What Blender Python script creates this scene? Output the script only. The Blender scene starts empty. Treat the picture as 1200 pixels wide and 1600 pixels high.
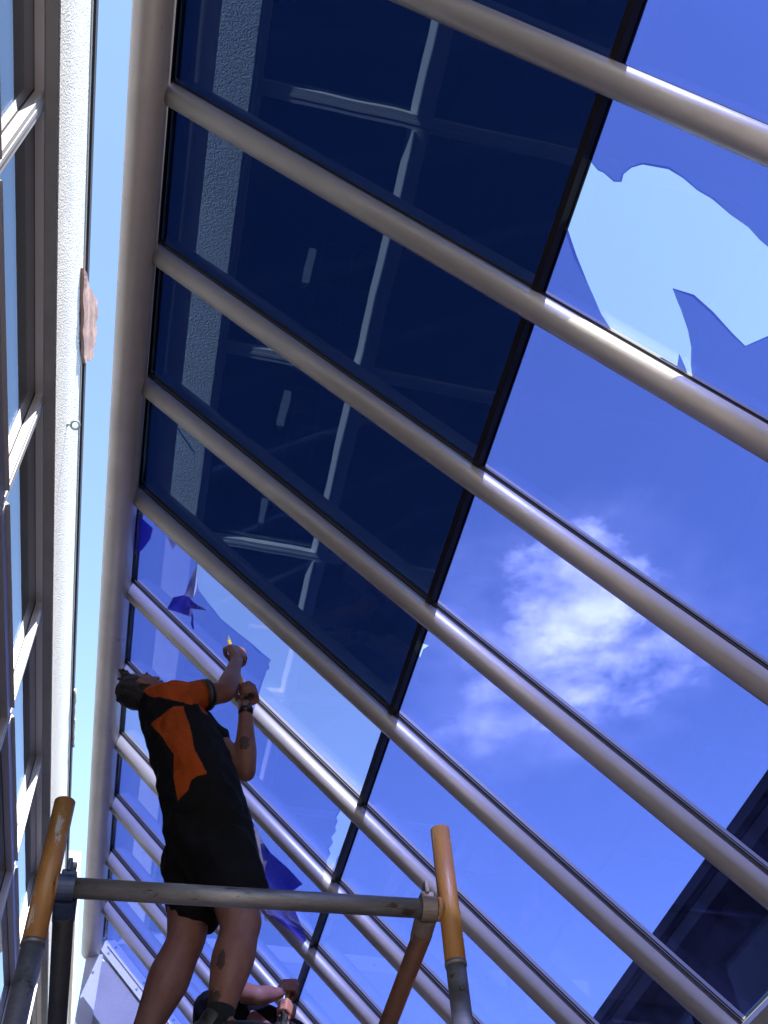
import bpy, bmesh, math, random
from mathutils import Vector, Matrix, noise
from mathutils.geometry import tessellate_polygon
random.seed(7)
C = bpy.context.scene.collection
R = math.radians

# ---------------------------------------------------------------- camera, sky, sun, exposure
cam_d = bpy.data.cameras.new("camera")
cam = bpy.data.objects.new("camera", cam_d); C.objects.link(cam)
cam_d.sensor_fit = 'VERTICAL'; cam_d.sensor_height = 24.0
cam_d.lens = 24.0 * 1523.456 / 1600.0
cam_d.clip_start = 0.05; cam_d.clip_end = 6000
cm = Matrix(((0.97490629, -0.13039206, -0.18043184), (-0.21453876, -0.76665357, -0.60515735), (-0.05942100, 0.62868132, -0.77538954)))
cam.matrix_world = Matrix.Translation((0, 0, 1.55)) @ cm.to_4x4()
bpy.context.scene.camera = cam

SUN = Vector((0.157, -0.79, 0.588)).normalized()
sc = bpy.context.scene
w = bpy.data.worlds.new("World"); sc.world = w; w.use_nodes = True
nt = w.node_tree; N = nt.nodes; Lk = nt.links
for n in list(N): N.remove(n)
def wn(t, **kw):
    n = N.new(t)
    for k, v in kw.items(): setattr(n, k, v)
    return n
sky = wn('ShaderNodeTexSky', sky_type='NISHITA', sun_disc=False)
sky.sun_elevation = math.asin(SUN.z); sky.sun_rotation = math.atan2(SUN.x, SUN.y)
sky.altitude = 20; sky.air_density = 1.0; sky.dust_density = 0.35; sky.ozone_density = 0.9
# thin cumulus wisps: noise on a flat cloud deck, one denser drift high in front of the camera
geo = wn('ShaderNodeNewGeometry')
sep = wn('ShaderNodeSeparateXYZ'); tc = wn('ShaderNodeTexCoord'); Lk.new(tc.outputs['Generated'], sep.inputs[0])
def wm(op, a, b=None, c=None, clamp=False):
    n = wn('ShaderNodeMath', operation=op, use_clamp=clamp)
    for i, v in enumerate((a, b, c)):
        if v is None: continue
        if isinstance(v, (int, float)): n.inputs[i].default_value = v
        else: Lk.new(v, n.inputs[i])
    return n.outputs[0]
zc = wm('MAXIMUM', sep.outputs[2], 0.05)
u = wm('DIVIDE', sep.outputs[0], zc); v = wm('DIVIDE', sep.outputs[1], zc)
cmb = wn('ShaderNodeCombineXYZ'); Lk.new(u, cmb.inputs[0]); Lk.new(v, cmb.inputs[1])
nz = wn('ShaderNodeTexNoise'); nz.inputs['Scale'].default_value = 6.2; nz.inputs['Detail'].default_value = 9; nz.inputs['Roughness'].default_value = 0.58
nz.inputs['Distortion'].default_value = 0.12
Lk.new(cmb.outputs[0], nz.inputs['Vector'])
nz2 = wn('ShaderNodeTexNoise'); nz2.inputs['Scale'].default_value = 0.9; nz2.inputs['Detail'].default_value = 3
Lk.new(cmb.outputs[0], nz2.inputs['Vector'])
wz = wn('ShaderNodeTexNoise'); wz.inputs['Scale'].default_value = 7.5; wz.inputs['Detail'].default_value = 7; wz.inputs['Roughness'].default_value = .6
Lk.new(cmb.outputs[0], wz.inputs['Vector'])
wsep = wn('ShaderNodeSeparateColor'); Lk.new(wz.outputs['Color'], wsep.inputs[0])
u0, v0 = u, v
u = wm('ADD', u0, wm('MULTIPLY', wm('SUBTRACT', wsep.outputs[0], .5), .30)); v = wm('ADD', v0, wm('MULTIPLY', wm('SUBTRACT', wsep.outputs[1], .5), .30))
def blob_mask(cu, cv, ru, rv, ang):
    ca, sa = math.cos(ang), math.sin(ang)
    du = wm('SUBTRACT', u, cu); dv = wm('SUBTRACT', v, cv)
    a = wm('ADD', wm('MULTIPLY', du, ca), wm('MULTIPLY', dv, sa)); b = wm('SUBTRACT', wm('MULTIPLY', dv, ca), wm('MULTIPLY', du, sa))
    q = wm('ADD', wm('POWER', wm('ABSOLUTE', wm('DIVIDE', a, ru)), 2), wm('POWER', wm('ABSOLUTE', wm('DIVIDE', b, rv)), 2))
    return wm('POWER', wm('SUBTRACT', 1.0, q, clamp=True), 1.4)
def BM(p, q, ru, rv, ang=0.0): return blob_mask(p, q, ru, rv, ang)
m1 = BM(*(0.543, 0.878), .125, .135)
m2 = BM(*(0.675, 1.038), .20, .085, -.74)
m3 = BM(*(0.502, 1.11), .09, .18, .2)
m4 = BM(*(0.566, 1.018), .30, .36)
m5 = BM(*(0.596, 1.028), .11, .15)
dens = wm('ADD', wm('MULTIPLY', m1, 1.0), wm('ADD', wm('MULTIPLY', m2, .75), wm('ADD', wm('MULTIPLY', m3, .40), wm('ADD', wm('MULTIPLY', m5, .6), wm('MULTIPLY', m4, .26)))))
wisps = wm('MULTIPLY', wm('SUBTRACT', nz2.outputs[0], 0.56, clamp=True), 0.8)
dens = wm('ADD', dens, wisps)
shape = wm('MULTIPLY', wm('SUBTRACT', nz.outputs[0], 0.33, clamp=True), 2.6, clamp=True)
alpha = wm('ADD', wm('MULTIPLY', dens, shape), wm('MULTIPLY', m1, .38), clamp=True)
alpha = wm('MULTIPLY', alpha, 0.72)
mixc = wn('ShaderNodeMix', data_type='RGBA')
Lk.new(alpha, mixc.inputs['Factor']); Lk.new(sky.outputs[0], mixc.inputs['A']); mixc.inputs['B'].default_value = (9.0, 9.0, 9.0 * 1.03, 1)
bg = wn('ShaderNodeBackground'); bg.inputs['Strength'].default_value = 0.15
Lk.new(mixc.outputs['Result'], bg.inputs['Color'])
wo = wn('ShaderNodeOutputWorld'); Lk.new(bg.outputs[0], wo.inputs['Surface'])

sd = bpy.data.lights.new("sun", 'SUN'); sd.energy = 4.0; sd.angle = R(0.53); sd.color = (1.0, 0.965, 0.905)
sun = bpy.data.objects.new("sun", sd); C.objects.link(sun); sun.location = (5, -20, 30)
sun.rotation_euler = SUN.to_track_quat('Z', 'Y').to_euler()
sc.view_settings.view_transform = 'Standard'; sc.view_settings.look = 'None'
sc.view_settings.exposure = 2.0; sc.view_settings.gamma = 1.0
sc.view_settings.use_curve_mapping = False
sc.cycles.max_bounces = 12; sc.cycles.transparent_max_bounces = 40; sc.cycles.glossy_bounces = 6; sc.cycles.diffuse_bounces = 5
sc.cycles.caustics_reflective = False; sc.cycles.caustics_refractive = False
sc.cycles.use_denoising = True
sc.cycles.sample_clamp_indirect = 8.0

# ---------------------------------------------------------------- materials
def mat(name, col, rough=0.6, metal=0.0, spec=0.5, vary=0.0, vscale=6.0, bump=0.0, bscale=40.0, vcol=None, vstretch=(1, 1, 1), bdist=0.01, coord='Object', chips_and_shade=None):
    m = bpy.data.materials.new(name); m.use_nodes = True
    t = m.node_tree; b = t.nodes['Principled BSDF']
    b.inputs['Base Color'].default_value = (*col, 1); b.inputs['Roughness'].default_value = rough
    b.inputs['Metallic'].default_value = metal; b.inputs['Specular IOR Level'].default_value = spec
    tcn = t.nodes.new('ShaderNodeTexCoord'); mp = t.nodes.new('ShaderNodeMapping'); mp.inputs['Scale'].default_value = vstretch
    t.links.new(tcn.outputs[coord], mp.inputs[0])
    if vary > 0:
        n = t.nodes.new('ShaderNodeTexNoise'); n.inputs['Scale'].default_value = vscale; n.inputs['Detail'].default_value = 6; n.inputs['Roughness'].default_value = .65
        t.links.new(mp.outputs[0], n.inputs['Vector'])
        r = t.nodes.new('ShaderNodeValToRGB'); r.color_ramp.elements[0].position = .35; r.color_ramp.elements[1].position = .7
        r.color_ramp.elements[0].color = (*[c * (1 - vary) for c in col], 1) if vcol is None else (*vcol, 1)
        r.color_ramp.elements[1].color = (*col, 1)
        t.links.new(n.outputs[0], r.inputs[0]); t.links.new(r.outputs[0], b.inputs['Base Color'])
        rr = t.nodes.new('ShaderNodeMapRange'); rr.inputs['To Min'].default_value = min(1, rough + .12); rr.inputs['To Max'].default_value = max(.05, rough - .08)
        t.links.new(n.outputs[0], rr.inputs['Value']); t.links.new(rr.outputs[0], b.inputs['Roughness'])
    if chips_and_shade:
        ccol, cs, cth, cst = chips_and_shade
        mp2 = t.nodes.new('ShaderNodeMapping'); mp2.inputs['Scale'].default_value = cst; t.links.new(tcn.outputs[coord], mp2.inputs[0])
        n3 = t.nodes.new('ShaderNodeTexNoise'); n3.inputs['Scale'].default_value = cs; n3.inputs['Detail'].default_value = 8; n3.inputs['Roughness'].default_value = .7
        t.links.new(mp2.outputs[0], n3.inputs['Vector'])
        r3 = t.nodes.new('ShaderNodeMapRange'); r3.inputs['From Min'].default_value = cth; r3.inputs['From Max'].default_value = cth + .03
        t.links.new(n3.outputs[0], r3.inputs['Value'])
        mx = t.nodes.new('ShaderNodeMix'); mx.data_type = 'RGBA'; t.links.new(r3.outputs[0], mx.inputs['Factor'])
        if b.inputs['Base Color'].links: t.links.new(b.inputs['Base Color'].links[0].from_socket, mx.inputs['A'])
        else: mx.inputs['A'].default_value = (*col, 1)
        mx.inputs['B'].default_value = (*ccol, 1); t.links.new(mx.outputs['Result'], b.inputs['Base Color'])
    if bump > 0:
        n2 = t.nodes.new('ShaderNodeTexNoise'); n2.inputs['Scale'].default_value = bscale; n2.inputs['Detail'].default_value = 5
        t.links.new(mp.outputs[0], n2.inputs['Vector'])
        bp = t.nodes.new('ShaderNodeBump'); bp.inputs['Strength'].default_value = bump; bp.inputs['Distance'].default_value = bdist
        t.links.new(n2.outputs[0], bp.inputs['Height']); t.links.new(bp.outputs[0], b.inputs['Normal'])
    return m

def glazing(name, tint, f0=0.04, gtint=(1, 1, 1), dirt=0.0, rough=0.0, milky=0.0, milkcol=(.3, .35, .8), wob=0.0):
    """thin clear sheet: tinted transmission plus angle-dependent mirror; same from every side"""
    m = bpy.data.materials.new(name); m.use_nodes = True
    t = m.node_tree; n = t.nodes; l = t.links
    for x in list(n): n.remove(x)
    out = n.new('ShaderNodeOutputMaterial'); tr = n.new('ShaderNodeBsdfTransparent'); gl = n.new('ShaderNodeBsdfGlossy')
    tr.inputs[0].default_value = (*[math.sqrt(c) for c in tint], 1); gl.inputs['Color'].default_value = (*gtint, 1); gl.inputs['Roughness'].default_value = rough
    g = n.new('ShaderNodeNewGeometry')
    d = n.new('ShaderNodeVectorMath'); d.operation = 'DOT_PRODUCT'; l.new(g.outputs['Incoming'], d.inputs[0]); l.new(g.outputs['Normal'], d.inputs[1])
    def M(op, a, b=None):
        k = n.new('ShaderNodeMath'); k.operation = op
        for i, vv in enumerate((a, b)):
            if vv is None: continue
            if isinstance(vv, (int, float)): k.inputs[i].default_value = vv
            else: l.new(vv, k.inputs[i])
        return k.outputs[0]
    c = M('ABSOLUTE', d.outputs['Value']); c = M('MINIMUM', c, 1.0)
    fr = M('ADD', f0, M('MULTIPLY', 1 - f0, M('POWER', M('SUBTRACT', 1.0, c), 5.0)))
    mx = n.new('ShaderNodeMixShader'); l.new(fr, mx.inputs[0])
    base = tr.outputs[0]
    if milky > 0 or dirt > 0:
        df = n.new('ShaderNodeBsdfTranslucent'); df2 = n.new('ShaderNodeBsdfDiffuse'); df.inputs[0].default_value = (*milkcol, 1); df2.inputs[0].default_value = (*milkcol, 1)
        mm = n.new('ShaderNodeMixShader'); l.new(df.outputs[0], mm.inputs[1]); l.new(df2.outputs[0], mm.inputs[2])
        m2 = n.new('ShaderNodeMixShader'); m2.inputs[0].default_value = milky
        if dirt > 0:
            tcn = n.new('ShaderNodeTexCoord'); nn = n.new('ShaderNodeTexNoise'); nn.inputs['Scale'].default_value = 3.0; nn.inputs['Detail'].default_value = 8; nn.inputs['Roughness'].default_value = .7
            l.new(tcn.outputs['Object'], nn.inputs['Vector'])
            l.new(M('MULTIPLY', M('MAXIMUM', M('SUBTRACT', nn.outputs[0], .42), 0.0), dirt), m2.inputs[0])
        l.new(tr.outputs[0], m2.inputs[1]); l.new(mm.outputs[0], m2.inputs[2]); base = m2.outputs[0]
    if wob > 0:
        tcn = n.new('ShaderNodeTexCoord'); nn = n.new('ShaderNodeTexNoise'); nn.inputs['Scale'].default_value = 2.2; nn.inputs['Detail'].default_value = 1.5
        l.new(tcn.outputs['Object'], nn.inputs['Vector'])
        bp = n.new('ShaderNodeBump'); bp.inputs['Strength'].default_value = 1.0; bp.inputs['Distance'].default_value = wob
        l.new(nn.outputs[0], bp.inputs['Height']); l.new(bp.outputs[0], gl.inputs['Normal'])
    l.new(base, mx.inputs[1]); l.new(gl.outputs[0], mx.inputs[2]); l.new(mx.outputs[0], out.inputs[0])
    return m

M_ALU = mat('champagne_aluminium', (.47, .438, .43), .44, .40, .5, .12, 5, .05, 60, chips_and_shade=((.22, .19, .17), 22, .66, (1, .6, .6)))
M_PIPE = mat('painted_steel', (.54, .485, .46), .42, .35, .5, .16, 3.5, .05, 30, chips_and_shade=((.20, .16, .14), 20, .655, (1, .5, 1)))
M_CAP = mat('cap_metal', (.055, .055, .06), .5, .3)
M_CLIP = mat('dull_clip', (.16, .155, .17), .6, .3)
M_RUBBER = mat('black_rubber', (.012, .012, .014), .55)
M_BLACKBAR = mat('black_glazing_bar', (.014, .012, .016), .35, .0, .5, .3, 10)
M_GLASS = glazing('roof_glass', (.93, .96, .97), .05, wob=.0011, dirt=.05)
M_GLASSB = glazing('blue_grey_glass', (.41, .44, .66), .04, wob=.0011, dirt=.05)
M_FILM = glazing('blue_film', (.225, .255, .60), .012, gtint=(.8, .85, 1), dirt=.045, milkcol=(.25, .3, .75))
M_FILMB = glazing('blue_film_on_tinted', (.42, .47, .80), .012, gtint=(.8, .85, 1), dirt=.045, milkcol=(.25, .3, .75))
M_DARKF = glazing('dark_film', (.008, .015, .047), .085, gtint=(.52, .78, 1.1), dirt=.03, milkcol=(.05, .08, .2), wob=.0011)
M_SHEET = glazing('loose_film', (.09, .09, .45), .05, milky=.34, milkcol=(.07, .06, .42), rough=.12)
M_SHEETL = glazing('loose_film_back', (.35, .33, .62), .25, milky=.3, milkcol=(.38, .34, .6), rough=.15)
M_WGLASS = glazing('window_glass', (.35, .38, .42), .10, gtint=(.92, .95, 1.0), wob=.0005)
M_STUCCO = mat('white_render', (.82, .825, .825), .85, 0, .3, .12, 2.5, 1.0, 120, bdist=.02, chips_and_shade=((.40, .43, .50), 95, .585, (1, 1, 1)))  # grey specks paint in the render grain's shading, which the bump loses
M_TRIMDK = mat('dark_roof_trim', (.035, .028, .030), .6, vary=.3)
M_CREAM = mat('cream_trim', (.55, .48, .40), .7, vary=.2)
M_SOFFIT = mat('grey_lintel', (.38, .385, .39), .8, vary=.2, vscale=4)
M_WFRAME = mat('silver_window_frame', (.63, .61, .61), .45, .25, vary=.06)
M_WDARK = mat('dark_inner_frame', (.055, .055, .065), .5, vary=.25)
M_DIM = mat('dim_pane', (.10, .11, .13), .2, vary=.6, vscale=3)
M_ROOM = mat('room_wall', (.16, .15, .14), .9, vary=.1)
M_WHITEW = mat('white_wall', (.80, .79, .77), .8, vary=.06, bump=.2)
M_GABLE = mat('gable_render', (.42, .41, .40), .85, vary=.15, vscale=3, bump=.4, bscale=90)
M_GALV = mat('galvanised_tube', (.27, .255, .25), .45, .55, .5, .6, 14, .25, 70, vstretch=(.25, 1, 1), chips_and_shade=((.09, .065, .05), 26, .60, (.4, 1, 1)))
M_YELLOW = mat('yellow_painted_tube', (.36, .17, .028), .45, .0, .5, .55, 9, .25, 55, vcol=(.21, .085, .03), vstretch=(1, 1, .35), chips_and_shade=((.42, .38, .33), 30, .60, (1, 1, .22)))
M_RUST = mat('rusty_orange_tube', (.19, .07, .028), .55, .1, .5, .6, 9, .25, 60, vcol=(.05, .022, .016), vstretch=(.6, .25, .6), chips_and_shade=((.30, .27, .25), 34, .62, (1, .25, 1)))
M_BLKTUBE = mat('black_tube', (.03, .032, .04), .45, .2, .5, .5, 12, .2, 60)
M_BLUE = mat('blue_coupler', (.035, .055, .125), .45, .1, .5, .5, 25)
M_TANC = mat('tan_coupler', (.22, .165, .13), .55, .2, .5, .3, 30)
M_WOOD = mat('scaffold_plank', (.30, .21, .13), .8, vary=.4, vscale=8, vstretch=(.2, 2, 1), bump=.4)
M_GROUND = mat('pale_paving', (.31, .262, .238), .9, vary=.2, vscale=1.5, bump=.3, bscale=30)
M_NBWALL = mat('dark_cladding', (.008, .008, .010), .9, 0, .05, vary=.25, vscale=2)
M_NBTRIM = mat('grey_gutter', (.020, .020, .026), .8, 0, .1, vary=.15)
M_NBGLASS = mat('dark_window', (.008, .009, .012), .4, 0, .12)
M_PINK = mat('pink_foam', (.50, .31, .26), .85, vary=.3, vscale=16, bump=.25, bscale=25)
M_HOOK = mat('zinc_eyelet', (.30, .36, .36), .4, .6)
M_SCREW = mat('screw_head', (.16, .15, .14), .4, .7)

# ---------------------------------------------------------------- helpers
def link(name, me, m, parent=None):
    o = bpy.data.objects.new(name, me)
    C.objects.link(o)
    if m is not None and not me.materials:
        for k in (m if isinstance(m, (list, tuple)) else [m]): me.materials.append(k)
    if parent is not None:
        o.parent = parent
        if parent.type == 'EMPTY': o.matrix_parent_inverse = Matrix.Translation(-parent.location)
    return o
def from_bm(bm, name, smooth=False, recalc=True):
    if recalc: bmesh.ops.recalc_face_normals(bm, faces=bm.faces[:])
    me = bpy.data.meshes.new(name); bm.to_mesh(me); bm.free()
    if smooth:
        for p in me.polygons: p.use_smooth = True
    return me
def box(bm, x0, x1, y0, y1, z0, z1, bev=0.0, M=None):
    vs = [bm.verts.new((x, y, z)) for x in (x0, x1) for y in (y0, y1) for z in (z0, z1)]
    if M is not None:
        for q in vs: q.co = M @ q.co
    fs = [(0, 1, 3, 2), (4, 6, 7, 5), (0, 4, 5, 1), (2, 3, 7, 6), (0, 2, 6, 4), (1, 5, 7, 3)]
    F = [bm.faces.new([vs[i] for i in f]) for f in fs]
    if bev > 0:
        es = list({e for f in F for e in f.edges})
        bmesh.ops.bevel(bm, geom=es, offset=bev, segments=2, affect='EDGES', profile=.6)
def boxes(name, lst, m, parent=None, bev=0.0, M=None):
    bm = bmesh.new()
    for b in lst: box(bm, *b, bev=bev, M=M)
    return link(name, from_bm(bm, name), m, parent)
def frame_from(d):
    d = d.normalized(); a = Vector((0, 0, 1)) if abs(d.z) < .9 else Vector((1, 0, 0))
    e1 = d.cross(a).normalized(); return e1, d.cross(e1).normalized()
def tube(bm, pts, rad, seg=20, cap=True, hollow=0.0):
    """round tube through pts; rad a number or one per point"""
    pts = [Vector(p) for p in pts]; n = len(pts)
    rad = [rad] * n if isinstance(rad, (int, float)) else rad
    rings = []; e1 = None
    for i, p in enumerate(pts):
        d = (pts[min(i + 1, n - 1)] - pts[max(i - 1, 0)]).normalized()
        if e1 is None: e1, e2 = frame_from(d)
        else:
            e1 = (e1 - d * e1.dot(d)).normalized(); e2 = d.cross(e1)
        rings.append([bm.verts.new(p + (e1 * math.cos(2 * math.pi * k / seg) + e2 * math.sin(2 * math.pi * k / seg)) * rad[i]) for k in range(seg)])
    for a, b in zip(rings, rings[1:]):
        for k in range(seg): bm.faces.new((a[k], a[(k + 1) % seg], b[(k + 1) % seg], b[k]))
    if cap:
        for rg, sgn in ((rings[0], 1), (rings[-1], -1)):
            if hollow > 0:
                d = (pts[1] - pts[0]).normalized() * sgn if sgn == 1 else (pts[-2] - pts[-1]).normalized()
                c = sum((q.co for q in rg), Vector()) / seg
                inner = [bm.verts.new(c + (q.co - c) * hollow) for q in rg]; deep = [bm.verts.new(q.co + d * .12) for q in inner]
                for k in range(seg):
                    j = (k + 1) % seg
                    bm.faces.new((rg[k], inner[k], inner[j], rg[j])); bm.faces.new((inner[k], deep[k], deep[j], inner[j]))
                bm.faces.new(deep)
            else: bm.faces.new(rg)
def tubeobj(name, pts, rad, m, parent=None, seg=20, hollow=0.0, cap=True):
    bm = bmesh.new(); tube(bm, pts, rad, seg, cap, hollow)
    me = from_bm(bm, name)
    for p in me.polygons: p.use_smooth = len(p.vertices) <= 4
    return link(name, me, m, parent)
def tag(o, label=None, cat=None, group=None, kind=None):
    for k, vv in (('label', label), ('category', cat), ('group', group), ('kind', kind)):
        if vv: o[k] = vv
    return o
def thing(name, label, cat, loc, group=None):
    o = bpy.data.objects.new(name, None); C.objects.link(o); o.location = loc; o.empty_display_size = .2
    return tag(o, label, cat, group)
ICO = None
def ico(n=2):
    global ICO
    if ICO is None:
        b = bmesh.new(); bmesh.ops.create_icosphere(b, subdivisions=n, radius=1); ICO = [q.co.copy() for q in b.verts]; b.free()
    return ICO
def hull(bm, balls):
    """convex hull of balls: (centre, radius) or (centre, (rx,ry,rz)[, 3x3 basis])"""
    t = bmesh.new()
    for b in balls:
        c = Vector(b[0]); r = b[1]; r = (r, r, r) if isinstance(r, (int, float)) else r
        B = b[2] if len(b) > 2 else None
        for q in ico():
            d = Vector((q.x * r[0], q.y * r[1], q.z * r[2]))
            if B is not None: d = B @ d
            t.verts.new(c + d)
    res = bmesh.ops.convex_hull(t, input=t.verts[:])
    for g in [x for x in t.verts if not x.link_faces]: t.verts.remove(g)
    me = bpy.data.meshes.new('tmp'); t.to_mesh(me); t.free(); bm.from_mesh(me); bpy.data.meshes.remove(me)
def chain(bm, balls):
    for a, b in zip(balls, balls[1:]): hull(bm, [a, b])
def blob(name, fill, voxel, smooth, m, parent, wrinkle=0.0, wscale=9.0, wstretch=(1, 1, 1), keep=None, more=0):
    """one continuous skin round everything that fill(bm) adds"""
    bm = bmesh.new(); fill(bm)
    me = bpy.data.meshes.new(name); bm.to_mesh(me); bm.free()
    o = bpy.data.objects.new(name, me); C.objects.link(o)
    k = o.modifiers.new('r', 'REMESH'); k.mode = 'VOXEL'; k.voxel_size = voxel; k.use_smooth_shade = True
    k = o.modifiers.new('s', 'SMOOTH'); k.iterations = smooth; k.factor = .5
    dg = bpy.context.evaluated_depsgraph_get(); dg.update()
    me2 = bpy.data.meshes.new_from_object(o.evaluated_get(dg)); me2.name = name
    bpy.data.objects.remove(o); bpy.data.meshes.remove(me)
    if more:                                                        # long limbs get smoother than hands and face
        b2 = bmesh.new(); b2.from_mesh(me2)
        vv = [q for q in b2.verts if not any((q.co - c).length < r for c, r in keep)]
        for _ in range(more): bmesh.ops.smooth_vert(b2, verts=vv, factor=.5, use_axis_x=True, use_axis_y=True, use_axis_z=True)
        b2.to_mesh(me2); b2.free()
    if wrinkle > 0:
        for vtx, nr in zip(me2.vertices, [q.normal.copy() for q in me2.vertices]):
            p = Vector((vtx.co.x * wstretch[0], vtx.co.y * wstretch[1], vtx.co.z * wstretch[2])) * wscale
            vtx.co += nr * wrinkle * (abs(noise.noise(p)) * -1.6 + .4 + .5 * noise.noise(p * 2.3))
    for p in me2.polygons: p.use_smooth = True
    me2.materials.clear()
    return link(name, me2, m, parent)

# ---------------------------------------------------------------- ground and surroundings
bm = bmesh.new(); box(bm, -1500, 1500, -1500, 1500, -.3, 0)
tag(link('ground', from_bm(bm, 'ground'), M_GROUND), kind='structure')

# ---------------------------------------------------------------- sloping glazed roof
GO = Vector((-0.338, 0, 6.0604 + 1.55 - 1.55))       # glass plane at the ridge, world
DN = Vector((0.684095, 0, -0.729393)); NN = Vector((0.729393, 0, 0.684095))
def gpt(s, t, n=0.0): return GO + DN * t + NN * n + Vector((0, s, 0))
GM = Matrix(((0, DN.x, NN.x, GO.x), (1, DN.y, NN.y, GO.y), (0, DN.z, NN.z, GO.z), (0, 0, 0, 1)))   # (s, t, n) -> world
Y0, P = 0.617, 0.75
ROWT = 2.002; EAVE = 3.93
I0, I1 = -7, 11  # roof extended with unseen bays behind the camera to cut sky light
def ry(i): return Y0 + P * i
roof = thing('glazed_roof', 'sloping lean-to roof of blue glass panes on silver tubular rafters', 'glass roof', (0.9, ry(I0), 3.2))
tubeobj('ridge_pipe', [(-.468, ry(I0) - .1, 6.02), (-.468, ry(I1) + .02, 6.02)], .0885, M_PIPE, roof, 40)
def strip(bm, s0, s1, t0, t1, n0, n1): box(bm, s0, s1, t0, t1, n0, n1, M=GM)
bm = bmesh.new(); strip(bm, ry(I0), ry(I1), -.22, -.050, .026, .032); link('ridge_flashing', from_bm(bm, 'ridge_flashing'), M_CAP, roof)
bm = bmesh.new(); strip(bm, ry(I0), ry(I1), -.125, -.058, -.016, -.0045); link('top_seal', from_bm(bm, 'top_seal'), M_RUBBER, roof)
# rafter meshes: built once round s = 0
bm = bmesh.new()
segs = 28; rings = []
for t in (-.13, EAVE + .02):
    rings.append([bm.verts.new(GM @ Vector((.0485 * math.cos(2 * math.pi * k / segs), t, -.0605 + .047 * math.sin(2 * math.pi * k / segs)))) for k in range(segs)])
for k in range(segs): bm.faces.new((rings[0][k], rings[0][(k + 1) % segs], rings[1][(k + 1) % segs], rings[1][k]))
bm.faces.new(rings[0]); bm.faces.new(rings[1])
raf_me = from_bm(bm, 'rafter')
for p in raf_me.polygons: p.use_smooth = len(p.vertices) == 4
bm = bmesh.new(); strip(bm, -.030, .030, -.057, EAVE, -.020, -.0105)
strip(bm, -.041, .041, -.057, EAVE, -.0100, -.0045)
gas_me = from_bm(bm, 'gasket')
bm = bmesh.new(); strip(bm, -.034, -.0315, 0.0, EAVE, -.0145, -.0103); strip(bm, .0315, .034, 0.0, EAVE, -.0145, -.0103); clip_me = from_bm(bm, 'clip_strip')
bm = bmesh.new(); strip(bm, -.035, .035, -.02, EAVE, .0065, .024); cap_me = from_bm(bm, 'pressure_cap')
for i in range(I0, I1):
    r_ = link('rafter', raf_me, M_ALU, roof); r_.location = (0, ry(i), 0)
    link('gasket', gas_me, M_RUBBER, r_); link('pressure_cap', cap_me, M_CAP, r_); link('clip_strip', clip_me, M_CLIP, r_)
# black glazing bars across each bay
bm = bmesh.new(); strip(bm, -P / 2 + .043, P / 2 - .043, ROWT - .012, ROWT + .012, -.048, -.004); bar_me = from_bm(bm, 'glazing_bar')
bm = bmesh.new(); strip(bm, -P / 2 + .036, P / 2 - .036, ROWT - .014, ROWT + .014, .0065, .016); bcap_me = from_bm(bm, 'bar_cap')
bm = bmesh.new(); strip(bm, -P / 2 + .043, P / 2 - .043, ROWT - .0185, ROWT - .0125, -.012, -.004); bed_me = from_bm(bm, 'bar_edge')
for i in range(I0, I1):
    b_ = link('glazing_bar', bar_me, M_BLACKBAR, roof); b_.location = (0, ry(i) + P / 2, 0)
    link('bar_cap', bcap_me, M_BLACKBAR, b_); link('bar_edge', bed_me, M_CAP, b_)
# panes (8 mm) and the film stuck under each (about 0.6 mm)
def film_mesh(name, outer, holes=(), z=-.0028, th=.0006):
    loops = [[Vector((a, b, 0)) for a, b in outer]] + [[Vector((a, b, 0)) for a, b in h] for h in holes]
    flat = [q for lp in loops for q in lp]
    tris = tessellate_polygon(loops)
    bm = bmesh.new()
    lo = [bm.verts.new(GM @ Vector((q.x, q.y, z - th))) for q in flat]; hi = [bm.verts.new(GM @ Vector((q.x, q.y, z))) for q in flat]
    for a, b, c in tris:
        try:
            bm.faces.new((lo[a], lo[b], lo[c])); bm.faces.new((hi[c], hi[b], hi[a]))
        except ValueError: pass
    k = 0
    for lp in loops:
        n = len(lp)
        for j in range(n):
            a, b = k + j, k + (j + 1) % n
            try: bm.faces.new((lo[a], lo[b], hi[b], hi[a]))
            except ValueError: pass
        if k:                                    # the torn rim has rolled back a little, doubling the film along the hole
            cx = sum((Vector((q.x, q.y)) for q in lp), Vector((0, 0))) / n
            ar = sum(lp[j].x * lp[(j + 1) % n].y - lp[(j + 1) % n].x * lp[j].y for j in range(n))
            sg = 1 if ar > 0 else -1
            nr = []
            for j in range(n):
                e = (lp[(j + 1) % n] - lp[j - 1]); e = Vector((e.y, -e.x)) * sg
                nr.append(e.normalized() if e.length > 1e-6 else Vector((0, 0)))
            wd = [max(0.0, .004 + .010 * noise.noise(Vector((lp[j].x * 6, lp[j].y * 6, 4)))) for j in range(n)]
            rim = [bm.verts.new(GM @ Vector((lp[j].x + nr[j].x * wd[j], lp[j].y + nr[j].y * wd[j], z - th - .0015 - wd[j] * .35))) for j in range(n)]
            for j in range(n):
                b = (j + 1) % n
                if (lp[j] - lp[b]).length < .2:
                    try: bm.faces.new((lo[k + j], rim[j], rim[b], lo[k + b]))
                    except ValueError: pass
        k += n
    return from_bm(bm, name)
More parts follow.
